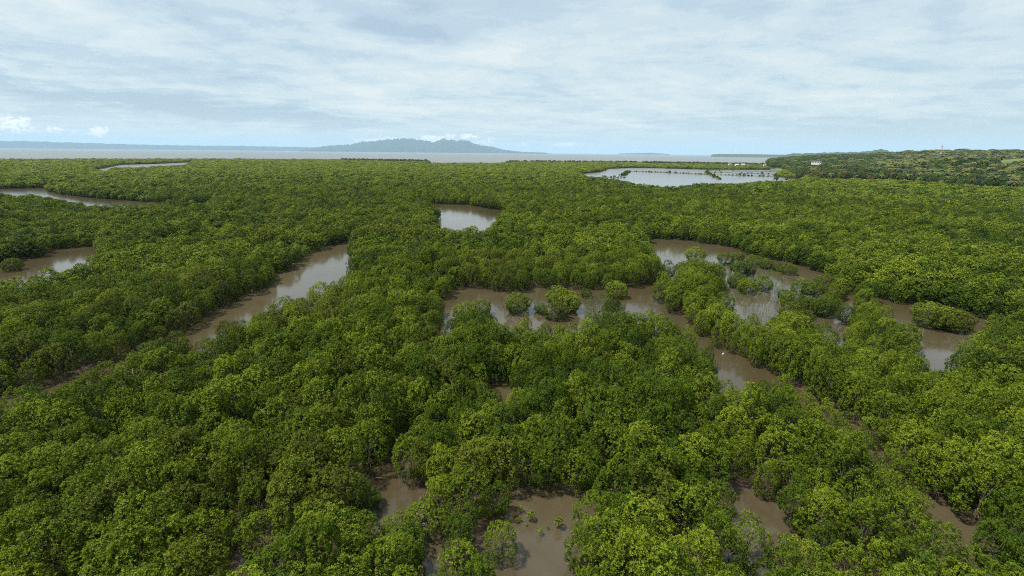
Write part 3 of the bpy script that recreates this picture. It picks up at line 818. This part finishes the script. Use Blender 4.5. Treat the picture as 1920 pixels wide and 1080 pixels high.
# hillside wood on the right
Q, QS = hexgrid(480, 3000, lambda q: max(7.5, q * 0.0062 + 3.0), R(57), 77)
Q = Q[np.arctan2(Q[:, 0], Q[:, 1]) > math.atan2(*atd(1440, 1))] if True else Q
qd = np.hypot(Q[:, 0], Q[:, 1])
qi = inside(Q, HILLP) & (sdist(Q) > 2) & (coast(Q) - qd > 20) & ~knoll(Q)
u = np.full(len(Q), 1e9); u[qi] = edist(Q[qi], BND, False)
clear = (vnoise(Q, 75, 91) > 0.83) & (u > 120)
qi &= ~clear
Q = Q[qi]; qd = qd[qi]; u = u[qi]
QZ = hill(Q); n_ = len(Q); k_ = rng.random(n_); pn = vnoise(Q, 120, 92); qa = np.arctan2(Q[:, 0], Q[:, 1])
right = sstep(math.atan2(*atd(1560, 1)), math.atan2(*atd(1720, 1)), qa)
ppalm = np.clip(0.12 + 0.55 * right * (0.4 + pn), 0, 0.75)
t_ = rng.random(n_) + (pn - .5) * .5
broad = np.where(t_ < .48, rng.integers(0, 3, n_), np.where(t_ < .80, rng.integers(3, 6, n_), rng.integers(6, 9, n_)))
pick = np.where(k_ < ppalm, np.where(rng.random(n_) < .7, rng.integers(9, 12, n_), rng.integers(12, 14, n_)), broad)
sp_q = np.maximum(7.5, qd * 0.0062 + 3.0) / 6.2
sc = rng.uniform(.75, 1.45, n_) * np.where(pick >= 9, 1.1, 1.0) * np.interp(qa, [math.atan2(*atd(1440, 1)), math.atan2(*atd(1540, 1))], [.5, 1])
scatter("hillside_wood", "wood", np.column_stack([Q, QZ]), rng.random(n_) * 6.28, np.column_stack([sc * sp_q, sc * sp_q, sc * (0.5 + .5 * sp_q)]), pick,
        "dark wood of coconut palms and broadleaf trees on the right hillside", "wood")

# ------------------------------------------------------------------ single mangroves standing in the water
def mangrove(px, py, s, t, lab, v=None, z=None, grp=None, sq=1.0):
    x, y = at(px, py, 1.2)
    root = bpy.data.objects.new("mangrove_tree", None); COL.objects.link(root); root.empty_display_size = .5
    root.location = (x, y, 0); root.rotation_euler = (0, 0, rng.random() * 6.28); root.scale = (s, s, s * sq)
    tag(root, lab, "tree", grp)
    v = 6 + int(rng.integers(0, 3)) if v is None else v
    root.scale = (s * 1.08, s * 1.08, s * .92); root.location = (x, y, -.15 * s)
    c = bpy.data.objects.new("crown", NEAR_CROWN[(v, t)]); COL.objects.link(c); c.parent = root
    c = bpy.data.objects.new("trunk", NEAR_TRUNK[v]); COL.objects.link(c); c.parent = root
    return root
LG = "single mangroves standing in the right lagoon"
CG = "single mangroves standing in the central channel"
for a in [
    (1304, 484, 1.22, 0, "round mangrove near the far end of the lagoon, alone in open water", LG),
    (1360, 490, .95, 2, "small dark mangrove right of the round one at the lagoon's far end", LG),
    (1386, 508, 1.0, 2, "dark rear crown of the three clumped mangroves in the lagoon", LG),
    (1400, 508, .9, 2, "right rear crown of the three clumped mangroves in the lagoon", LG),
    (1382, 531, 1.0, 2, "left front crown of the clumped mangroves in the lagoon", LG),
    (1400, 541, .95, 1, "bright front crown of the clumped mangroves in the lagoon", LG),
    (1429, 536, .95, 0, "umbrella-shaped mangrove alone in the middle of the lagoon", LG),
    (1479, 507, .80, 0, "small round mangrove at the right of the lagoon's open water", LG),
    (1504, 545, 1.0, 1, "left of two upright mangroves at the lagoon's right side", LG),
    (1527, 550, .95, 0, "right of two upright mangroves at the lagoon's right side", LG),
    (1490, 575, 1.1, 1, "broad mangrove above the seedling field's right edge", LG),
    (1472, 553, .60, 2, "little dark bush beside the broad mangrove at the seedling field", LG),
    (1515, 580, .95, 0, "mangrove behind the broad one by the seedling field", LG),
    (1541, 582, 1.0, 2, "dark mangrove over the small bright pool right of the seedling field", LG),
    (1490, 600, 1.1, 3, "olive mangrove at the lower right corner of the seedling field", LG),
    (1470, 618, 1.0, 0, "mangrove at the lower tip of the seedling field", LG),
    (1384, 484, .75, 0, "leftmost small round mangrove along the lagoon's far bank", LG),
    (1412, 492, .85, 1, "bright low mangrove along the lagoon's far bank", LG),
    (1436, 497, .80, 0, "mangrove in the middle of the lagoon's far bank row", LG),
    (1458, 501, .62, 2, "smallest dark mangrove of the lagoon's far bank row", LG),
    (1548, 530, .90, 0, "mangrove standing in the narrow right end of the lagoon", LG),
    (1566, 552, .95, 3, "olive mangrove at the very right end of the lagoon", LG),
    (1556, 570, .85, 1, "bright mangrove just below the right end of the lagoon", LG),
    (971, 576, 1.12, 0, "wide round mangrove islet in the channel left of centre", CG),
    (1052, 570, 1.25, 1, "largest mangrove islet in the central channel", CG),
    (1066, 574, 1.1, 1, "right crown of the largest mangrove islet", CG),
    (1043, 588, .95, 3, "olive front crown of the largest mangrove islet", CG),
    (1012, 575, .48, 2, "small bush between the two mangrove islets", CG),
    (1016, 580, .4, 2, "lowest small bush between the two mangrove islets", CG),
    (900, 580, .85, 0, "upright mangrove at the left end of the central channel", CG),
    (872, 592, 1.0, 0, "mangrove behind the upright one at the channel's left end", CG),
    (1156, 549, 1.0, 1, "bright low mangrove on the far bank of the central channel", CG),
    (1150, 572, .62, 2, "dark bush at the reed patch in the central channel", CG),
    (1098, 548, .5, 2, "small bush left of the reed patch in the channel", CG),
    (1742, 602, 1.25, 0, "left crown of the islet in the right-hand side channel", "mangroves on the right side islet"),
    (1772, 605, 1.15, 0, "middle crown of the islet in the right-hand side channel", "mangroves on the right side islet"),
    (1792, 610, 1.1, 3, "olive right crown of the islet in the right-hand side channel", "mangroves on the right side islet"),
    (683, 935, .52, 2, "round deep green bush at the left shore of the small foreground pond", None),
    (195, 466, .7, 1, "small round mangrove at the far right tip of the left pond", None),
    (800, 974, .70, 0, "upright round mangrove between the small and the large foreground ponds", None),
    (748, 1040, .84, 2, "tall rounded mangrove standing below the small foreground pond", None),
    (24, 500, .9, 1, "bright round mangrove at the left end of the left pond", None),
]:
    mangrove(a[0], a[1], a[2] * 0.92, a[3], a[4], grp=a[5])

# ------------------------------------------------------------------ saplings and seedlings in the water
def sapling_mesh(seed, n_ros, h):
    V, F, age, _ = crown_arrays(seed, n_ros, 0.2, 0.1, 6, Rh=.32, zc=h * .6, Rv=h * .45, lobes=6)
    return V, F, age
SAP = []
for i in range(3):
    V, F, age = sapling_mesh(700 + i, 26, 1.1)
    SAP.append(mesh_np("sapling_leaves", V, F, [LEAF[1]], age=age))
stm = MB(); stm.tube([(0, 0, -.3), (.03, .02, .5), (.0, .05, 1.0)], [.03, .022, .012], 5); STM = stm.mesh("sapling_stem", [BARK])
for j, (px, py, s, lab) in enumerate([
        (995, 972, 1.0, "largest sapling standing in the large brown foreground pond"),
        (976, 958, .75, "slim sapling near the far left shore of the large foreground pond"),
        (974, 976, .5, "small sapling just below the slim one by the pond's left shore"),
        (969, 979, .5, "smallest sapling touching the left shore of the foreground pond"),
        (1011, 1000, .75, "lone sapling in the middle of the large foreground pond"),
        (1047, 985, 1.15, "tall sapling leaning from the right shore of the foreground pond"),
        (1027, 991, .3, "tiny sprout between the lone sapling and the right shore"),
        (987, 985, .3, "tiny sprout left of the lone sapling in the foreground pond"),
        (968, 1026, .3, "tiny sprout at the lower left shore of the foreground pond"),
        (1080, 925, .3, "tiny sprout in the far right corner of the foreground pond"),
        (703, 913, .3, "tiny pale sprout at the left shore of the small foreground pond")]):
    x, y = at(px, py, .3 * s)
    root = bpy.data.objects.new("sapling", None); COL.objects.link(root); root.location = (x, y, 0); root.scale = (s,) * 3
    root.empty_display_size = .2
    root.rotation_euler = (0, 0, j * 1.3); tag(root, lab, "sapling", "saplings in the foreground ponds")
    link("leaves", SAP[j % 3], root); link("stem", STM, root)

def stems(name, polys, n_, hmin, hmax, rad_, label, leafy=0.0, mat=M_SEED, seed=3, rows=None):
    r = np.random.default_rng(seed); mb = MB(); LV = []; 
    for pl in polys:
        lo, hi = pl.min(0), pl.max(0); q = r.uniform(lo, hi, (n_ * 4, 2))
        if rows:
            a = R(rows[0]); u_ = q @ np.array([math.cos(a), math.sin(a)]); v_ = q @ np.array([-math.sin(a), math.cos(a)])
            u_ = np.round(u_ / rows[1]) * rows[1] + r.normal(0, .14, len(u_))
            q = np.outer(u_, [math.cos(a), math.sin(a)]) + np.outer(v_, [-math.sin(a), math.cos(a)])
        q = q[inside(q, pl)][:n_]
        for x, y in q:
            h = r.uniform(hmin, hmax); lx, ly = r.normal(0, .06 * h, 2)
            mb.tube([(x, y, -.3), (x + lx, y + ly, h)], [rad_, rad_ * .5], 3, 0, cap=False)
            if r.random() < leafy:
                for k in range(4):
                    a = r.random() * 6.28; b = len(mb.V); d = np.array([math.cos(a), math.sin(a)]); s_l = .28
                    mb.V += [(x+lx, y+ly, h*.95), (x+lx+d[0]*s_l*.5-d[1]*.07, y+ly+d[1]*s_l*.5+d[0]*.07, h+.1), (x+lx+d[0]*s_l, y+ly+d[1]*s_l, h+.08), (x+lx+d[0]*s_l*.5+d[1]*.07, y+ly+d[1]*s_l*.5-d[0]*.07, h+.1)]
                    mb.F.append((b, b+1, b+2, b+3)); mb.M.append(1)
    me = mesh_np(name, mb.V, mb.F, [mat, LEAF[1]], mb.M, age=[.5] * len(mb.V))
    o_ = link(name, me); tag(o_, label, "seedlings", kind='stuff'); return o_
stems("mangrove_seedlings", [poly((1372,548,'g'),(1420,520,'g'),(1450,505,'g'),(1470,525,'g'),(1485,545,'g'),(1478,575,'g'),(1465,625,'g'),(1440,625,'g'),(1400,600,'g'))], 1500, .35, .95, .028,
      "thin planted mangrove seedlings in the lagoon", .35, rows=(20, 1.1))
stems("mangrove_seedlings", [poly((1452,488,'g'),(1462,488,'g'),(1466,540,'g'),(1450,540,'g'))], 120, .3, .7, .03, "sparse seedlings trailing back across the lagoon", .5, seed=4)
stems("mangrove_seedlings", [poly((1225,458,'g'),(1290,466,'g'),(1345,478,'g'),(1340,496,'g'),(1240,480,'g'))], 260, .3, .9, .035, "scattered seedling stems at the far end of the lagoon", .2, seed=5)
stems("reeds", [poly((1095,552,'g'),(1145,553,'g'),(1150,572,'g'),(1145,595,'g'),(1095,595,'g'))], 520, .4, 1.1, .035, "patch of brownish young stems in the central channel", .55, seed=6)
stems("mangrove_seedlings", [poly((945,585,'g'),(1035,585,'g'),(1035,600,'g'),(945,600,'g'))], 60, .3, .7, .03, "few seedling stems below the channel islets", .4, seed=7)

# ------------------------------------------------------------------ dead wood
def branch_thing(name, x, y, z, seed, L, lab, cat, mat=BARKPALE, flat=True, n_=5):
    r = random.Random(seed); root = bpy.data.objects.new(name, None); COL.objects.link(root); root.location = (x, y, z); root.empty_display_size = .3
    tag(root, lab, cat)
    mb = MB(); a = r.random() * 6.28
    if flat: pts = [(0, 0, 0), (math.cos(a)*L*.5, math.sin(a)*L*.5, .22), (math.cos(a+.2)*L, math.sin(a+.2)*L, .1)]
    else: pts = [(0, 0, 0), (.15, .1, L*.5), (.1, .3, L)]
    mb.tube(pts, [.07, .05, .02], 6); link("stem", mb.mesh("dead_stem", [mat], True), root)
    for k in range(n_):
        t = r.uniform(.3, .95); b0 = Vector(pts[0]).lerp(Vector(pts[2]), t); a2 = r.random()*6.28
        e = b0 + Vector((math.cos(a2), math.sin(a2), r.uniform(.1, .9))) * L * r.uniform(.2, .4)
        mb = MB(); mb.tube([tuple(b0), tuple((b0+e)/2 + Vector((0, 0, .08))), tuple(e)], [.03, .022, .008], 4)
        link("twig", mb.mesh("twig", [mat]), root)
    return root
x, y = at(688, 893); branch_thing("fallen_branch", x, y, .12, 1, 1.6, "pale dead branch lying at the far left shore of the small foreground pond", "branch")
x, y = at(703, 898); branch_thing("fallen_branch", x, y, .12, 2, 1.0, "short bent dead branch reaching over the small foreground pond", "branch", n_=3)
for k, (px, py, lab) in enumerate([(930, 608, "bare pale snag rising from the canopy below the channel islets"), (1806, 645, "bare snag behind the side pool at right"),
        (245, 700, "bare snag on the bank of the dark river reach at left")]):
    x, y = at(px, py, 5.0); branch_thing("dead_tree", x, y, 0, 10 + k, 5.6, lab, "dead tree", flat=False, n_=14)
# pale log in the channel
x, y = at(1356, 664); lg = MB()
lg.tube([(-.42, 0, 0), (-.36, .0, .02), (0, .02, .03), (.36, 0, .03), (.42, 0, .03)], [.05, .11, .12, .10, .04], 8)
o_ = link("floating_log", lg.mesh("floating_log", [M_FOAM], True), None, (x, y, .05), R(42)); tag(o_, "short pale log floating at the far bank of the right channel", "log")

# ------------------------------------------------------------------ fish pond dikes with scrub
def dike(pts, wid, lab, scrub=1.0, seed=1, zt=0.9):
    w_ = [np.array(at(*p)) for p in pts]; V = []; F = []; L = []
    r = np.random.default_rng(seed)
    path = []
    for a, b in zip(w_[:-1], w_[1:]):
        n_ = max(2, int(np.linalg.norm(b - a) / 6)); path += [a + (b - a) * i / n_ for i in range(n_)]
    path.append(w_[-1])
    for i, p in enumerate(path):
        d = path[min(i+1, len(path)-1)] - path[max(i-1, 0)]; d /= np.linalg.norm(d); nn = np.array([-d[1], d[0]])
        p = p + nn * r.normal(0, .5)
        for off, z in ((-1, -.5), (-.5, zt * r.uniform(.8, 1.1)), (.5, zt * r.uniform(.8, 1.1)), (1, -.5)):
            q = p + nn * off * wid * r.uniform(.9, 1.15); V.append((q[0], q[1], z))
    for i in range(len(path) - 1):
        for k in range(3): F.append((i*4+k, i*4+k+1, i*4+4+k+1, i*4+4+k))
    root = link("pond_dike", mesh_np("pond_dike", V, F, [M_DIKE])); tag(root, lab, "dike", "earth dikes of the fish ponds")
    P_ = np.array(path); pts_ = []
    for p in P_:
        for k in range(max(1, int(3 * scrub))):
            if r.random() < .75 * scrub * (1.3 if math.sin(p[0] * .09 + seed) + math.sin(p[0] * .23) > 0 else .45): pts_.append(p + r.normal(0, wid * .45, 2))
    if pts_:
        pts_ = np.array(pts_); n_ = len(pts_); s = r.uniform(.18, .46, n_) * np.where(r.random(n_) < .12, 1.8, 1)
        scatter("dike_scrub", "mangrove_far", np.column_stack([pts_, np.full(n_, .2)]), r.random(n_) * 6.28, np.column_stack([s*1.3, s*1.3, s]), np.where(r.random(n_) < .6, 2, 3) * 4 + r.integers(0, 4, n_),
                "low scrub growing along " + lab.split(" ", 1)[1], "scrub")
    return root
dike([(1180, 321.5), (1250, 324), (1320, 327.3), (1380, 329), (1455, 331.5)], 2.2, "the long scrubby dike across the middle of the fish ponds", 1.0, 1)
dike([(1322, 323), (1335, 329), (1350, 336)], 4.0, "the short broad diagonal dike ending in open pond water", 1.3, 2)
dike([(1322, 323), (1390, 325), (1462, 327)], 1.8, "the narrow dark dike behind the diagonal one", .8, 3)
dike([(1322, 320.3), (1400, 321.5), (1466, 322.5)], 1.5, "the farthest thin dike of the fish ponds", .5, 5)
dike([(1128, 331.5), (1158, 333.3)], 2.0, "the low dike stub near the left end of the fish ponds", .8, 6)
dike([(1166, 333.2), (1173, 333.6)], 2.5, "the tiny bare mud islet beside the dike stub", .5, 7, .6)
dike([(1168, 329), (1178, 322)], 5.0, "the bushy knob at the left end of the long dike", 2.6, 8)

# ------------------------------------------------------------------ palm at the pond edge
def part_palm(x, y, z, s, lab):
    root = bpy.data.objects.new("palm_tree", None); COL.objects.link(root); root.location = (x, y, z); root.scale = (s,) * 3; tag(root, lab, "palm")
    full = palm_mesh(55, PALMDARK, 7.0)
    V = np.zeros(len(full.vertices) * 3); full.vertices.foreach_get('co', V); V = V.reshape(-1, 3)
    for nm, k in (("crown", 0), ("trunk", 1)):
        F = [tuple(p.vertices) for p in full.polygons if p.material_index == k]; used = sorted({i for f in F for i in f}); mp = {a: b for b, a in enumerate(used)}
        link(nm, mesh_np(nm, V[used], [tuple(mp[i] for i in f) for f in F], [PALMDARK if k == 0 else PALMBARK], age=[.4] * len(used)), root)
x, y = at(1456, 346, 0.0); part_palm(x, y, 0, 1.35, "lone dark palm at the near edge of the fish pond")
x, y = at(1475, 343, 0.0); part_palm(x, y, 0, .9, "smaller palm right of the lone one at the pond edge")

# ------------------------------------------------------------------ buildings and masts
def hz(x, y): return float(hill(np.array([[x, y]]))[0])
def house(name, x, y, z, L, W, H, rh, rot, wallm, roofm, lab, nwin=3, cat="house"):
    root = bpy.data.objects.new(name, None); COL.objects.link(root); root.location = (x, y, z); root.rotation_euler = (0, 0, rot); tag(root, lab, cat)
    mb = MB(); mb.box(-L/2, L/2, -W/2, W/2, -2, H)
    b = len(mb.V); mb.V += [(-L/2, -W/2, H), (-L/2, W/2, H), (-L/2, 0, H+rh*.92), (L/2, -W/2, H), (L/2, W/2, H), (L/2, 0, H+rh*.92)]
    mb.F += [(b, b+2, b+1), (b+3, b+4, b+5)]; mb.M += [0, 0]
    link("wall", mb.mesh("wall", [wallm]), root)
    mb = MB(); e = .5; ov = W/2 + e; drop = rh * e / (W/2)
    mb.V = [(-L/2-e, -ov, H-drop), (L/2+e, -ov, H-drop), (L/2+e, 0, H+rh), (-L/2-e, 0, H+rh), (L/2+e, ov, H-drop), (-L/2-e, ov, H-drop)]
    mb.V += [(v[0], v[1], v[2]+.18) for v in mb.V]
    mb.F = [(0, 3, 2, 1), (3, 5, 4, 2), (6, 7, 8, 9), (9, 8, 10, 11), (0, 1, 7, 6), (4, 5, 11, 10), (1, 2, 8, 7), (2, 4, 10, 8), (3, 0, 6, 9), (5, 3, 9, 11)]; mb.M = [0] * 10
    link("roof", mb.mesh("roof", [roofm]), root)
    for k in range(nwin):
        cx = (k + .5) / nwin * L - L/2; mb = MB(); mb.box(cx - .7, cx + .7, -W/2 - .06, -W/2 + .05, H*.35, H*.75); link("window", mb.mesh("window", [M_DARKGL]), root)
    mb = MB(); cx = L/2 - L/nwin; mb.box(cx-.5, cx+.5, -W/2-.08, -W/2+.05, 0, 2.1); link("door", mb.mesh("door", [M_BROWN]), root)
    return root
x, y = atd(1533, 1150); house("farm_building", x, y, 20.6, 17, 11, 4.4, 1.0, R(-33), M_WHITE, M_BROWN, "long white building with brown roof above the palm wood", 6, "building")
for k in range(1):
    pass
hs = [(1438, 1500, 6.5, M_WHITE, M_RED, "small white house with red roof among trees by the far field"),
      (1384, 1560, 6, M_WHITE, M_GREY, "left grey-roofed house on the far shore"),
      (1396, 1600, 6, M_WHITE, M_GREY, "right grey-roofed house on the far shore"),
      (1371, 1620, 6, M_WHITE, M_RED, "leftmost house on the far shore under a rusty roof")]
for px, d, z, wm, rm, lab in hs:
    x, y = atd(px, d); house("house", x, y, z - 1, 9, 7, 3.6, 2.0, R(-25) + px % 7 * .1, wm, rm, lab, 2)
x, y = at(1548, 335, 2.0); house("field_hut", x, y, hz(x, y) + 2.5, 7, 5, 2.6, 1.8, R(-20), M_HUT, M_GREY, "small grey-roofed hut at the edge of the palm wood", 2, "hut")
x, y = at(1602, 334, 2.0); house("field_hut", x, y, hz(x, y) + 3.0, 6, 5, 2.6, 1.6, R(-40), M_HUT, M_HUT, "small thatched hut at the foot of the palm wood", 2, "hut")

def mast(x, y, z, H, lab, w0=3.0, w1=.9):
    root = bpy.data.objects.new("radio_mast", None); COL.objects.link(root); root.location = (x, y, z); tag(root, lab, "mast")
    n_ = 8
    for k in range(n_):
        z0, z1 = H * k / n_, H * (k + 1) / n_; a, b = w0 + (w1 - w0) * k / n_, w0 + (w1 - w0) * (k + 1) / n_
        mb = MB(); c0 = [(-a, -a), (a, -a), (a, a), (-a, a)]; c1 = [(-b, -b), (b, -b), (b, b), (-b, b)]
        for i in range(4):
            j = (i + 1) % 4
            mb.tube([(*c0[i], z0), (*c1[i], z1)], [.2, .2], 4); mb.tube([(*c0[i], z0), (*c1[j], z1)], [.11, .11], 4)
            mb.tube([(*c0[j], z0), (*c1[i], z1)], [.11, .11], 4); mb.tube([(*c1[i], z1), (*c1[j], z1)], [.11, .11], 4)
        link("lattice_section", mb.mesh("lattice_section", [M_STEELR if k % 2 else M_STEELW]), root)
    mb = MB()
    for a in (0, 2.1, 4.2): mb.box(math.cos(a)*1.1-.25, math.cos(a)*1.1+.25, math.sin(a)*1.1-.25, math.sin(a)*1.1+.25, H-2.6, H-.2)
    mb.tube([(0, 0, H), (0, 0, H + 3)], [.12, .05], 5); link("antenna", mb.mesh("antenna", [M_STEELW]), root)
x, y = atd(1762, 2000); mast(x, y, hz(x, y), 50, "tall red and white lattice mast on the right skyline")
x, y = atd(1869, 1750); mast(x, y, hz(x, y), 26, "shorter lattice mast beside the grassy knoll at right", 1.6, .5)
for px in (1585, 1592):
    x, y = atd(px, 1050); mb = MB(); mb.tube([(0, 0, 0), (0, 0, 15)], [.3, .18], 6); mb.box(-1.2, 1.2, -.12, .12, 13.4, 13.65)
    o_ = link("power_pole", mb.mesh("power_pole", [M_GREY]), None, (x, y, hz(x, y))); tag(o_, "%s pale pole rising from the palm wood right of the white building" % ("left" if px == 1585 else "right"), "pole", "pale poles in the palm wood")

# ------------------------------------------------------------------ haze
m_haze = bpy.data.materials.new("haze_air"); m_haze.use_nodes = True
n = NT(m_haze.node_tree); n.N.clear(); o = n.add('ShaderNodeOutputMaterial'); pv = n.add('ShaderNodeVolumePrincipled')
pv.inputs['Color'].default_value = c3(0.54, 0.77, 0.96); pv.inputs['Density'].default_value = 3.3e-5; pv.inputs['Anisotropy'].default_value = 0.0
n.L.new(pv.outputs[0], o.inputs['Volume'])
mb = MB(); mb.box(-43000, 43000, -43000, 43000, -6.5, 760)
ho = link("haze", mb.mesh("haze", [m_haze])); tag(ho, "thin pale blue haze over the bay and forest", kind='stuff')
print("TREES", len(P), "near", len(near_i), "m1", m1.sum(), "m2", m2.sum(), "m3", m3.sum(), "wood", len(Q), "maxdepth near", sz[near_i].max())
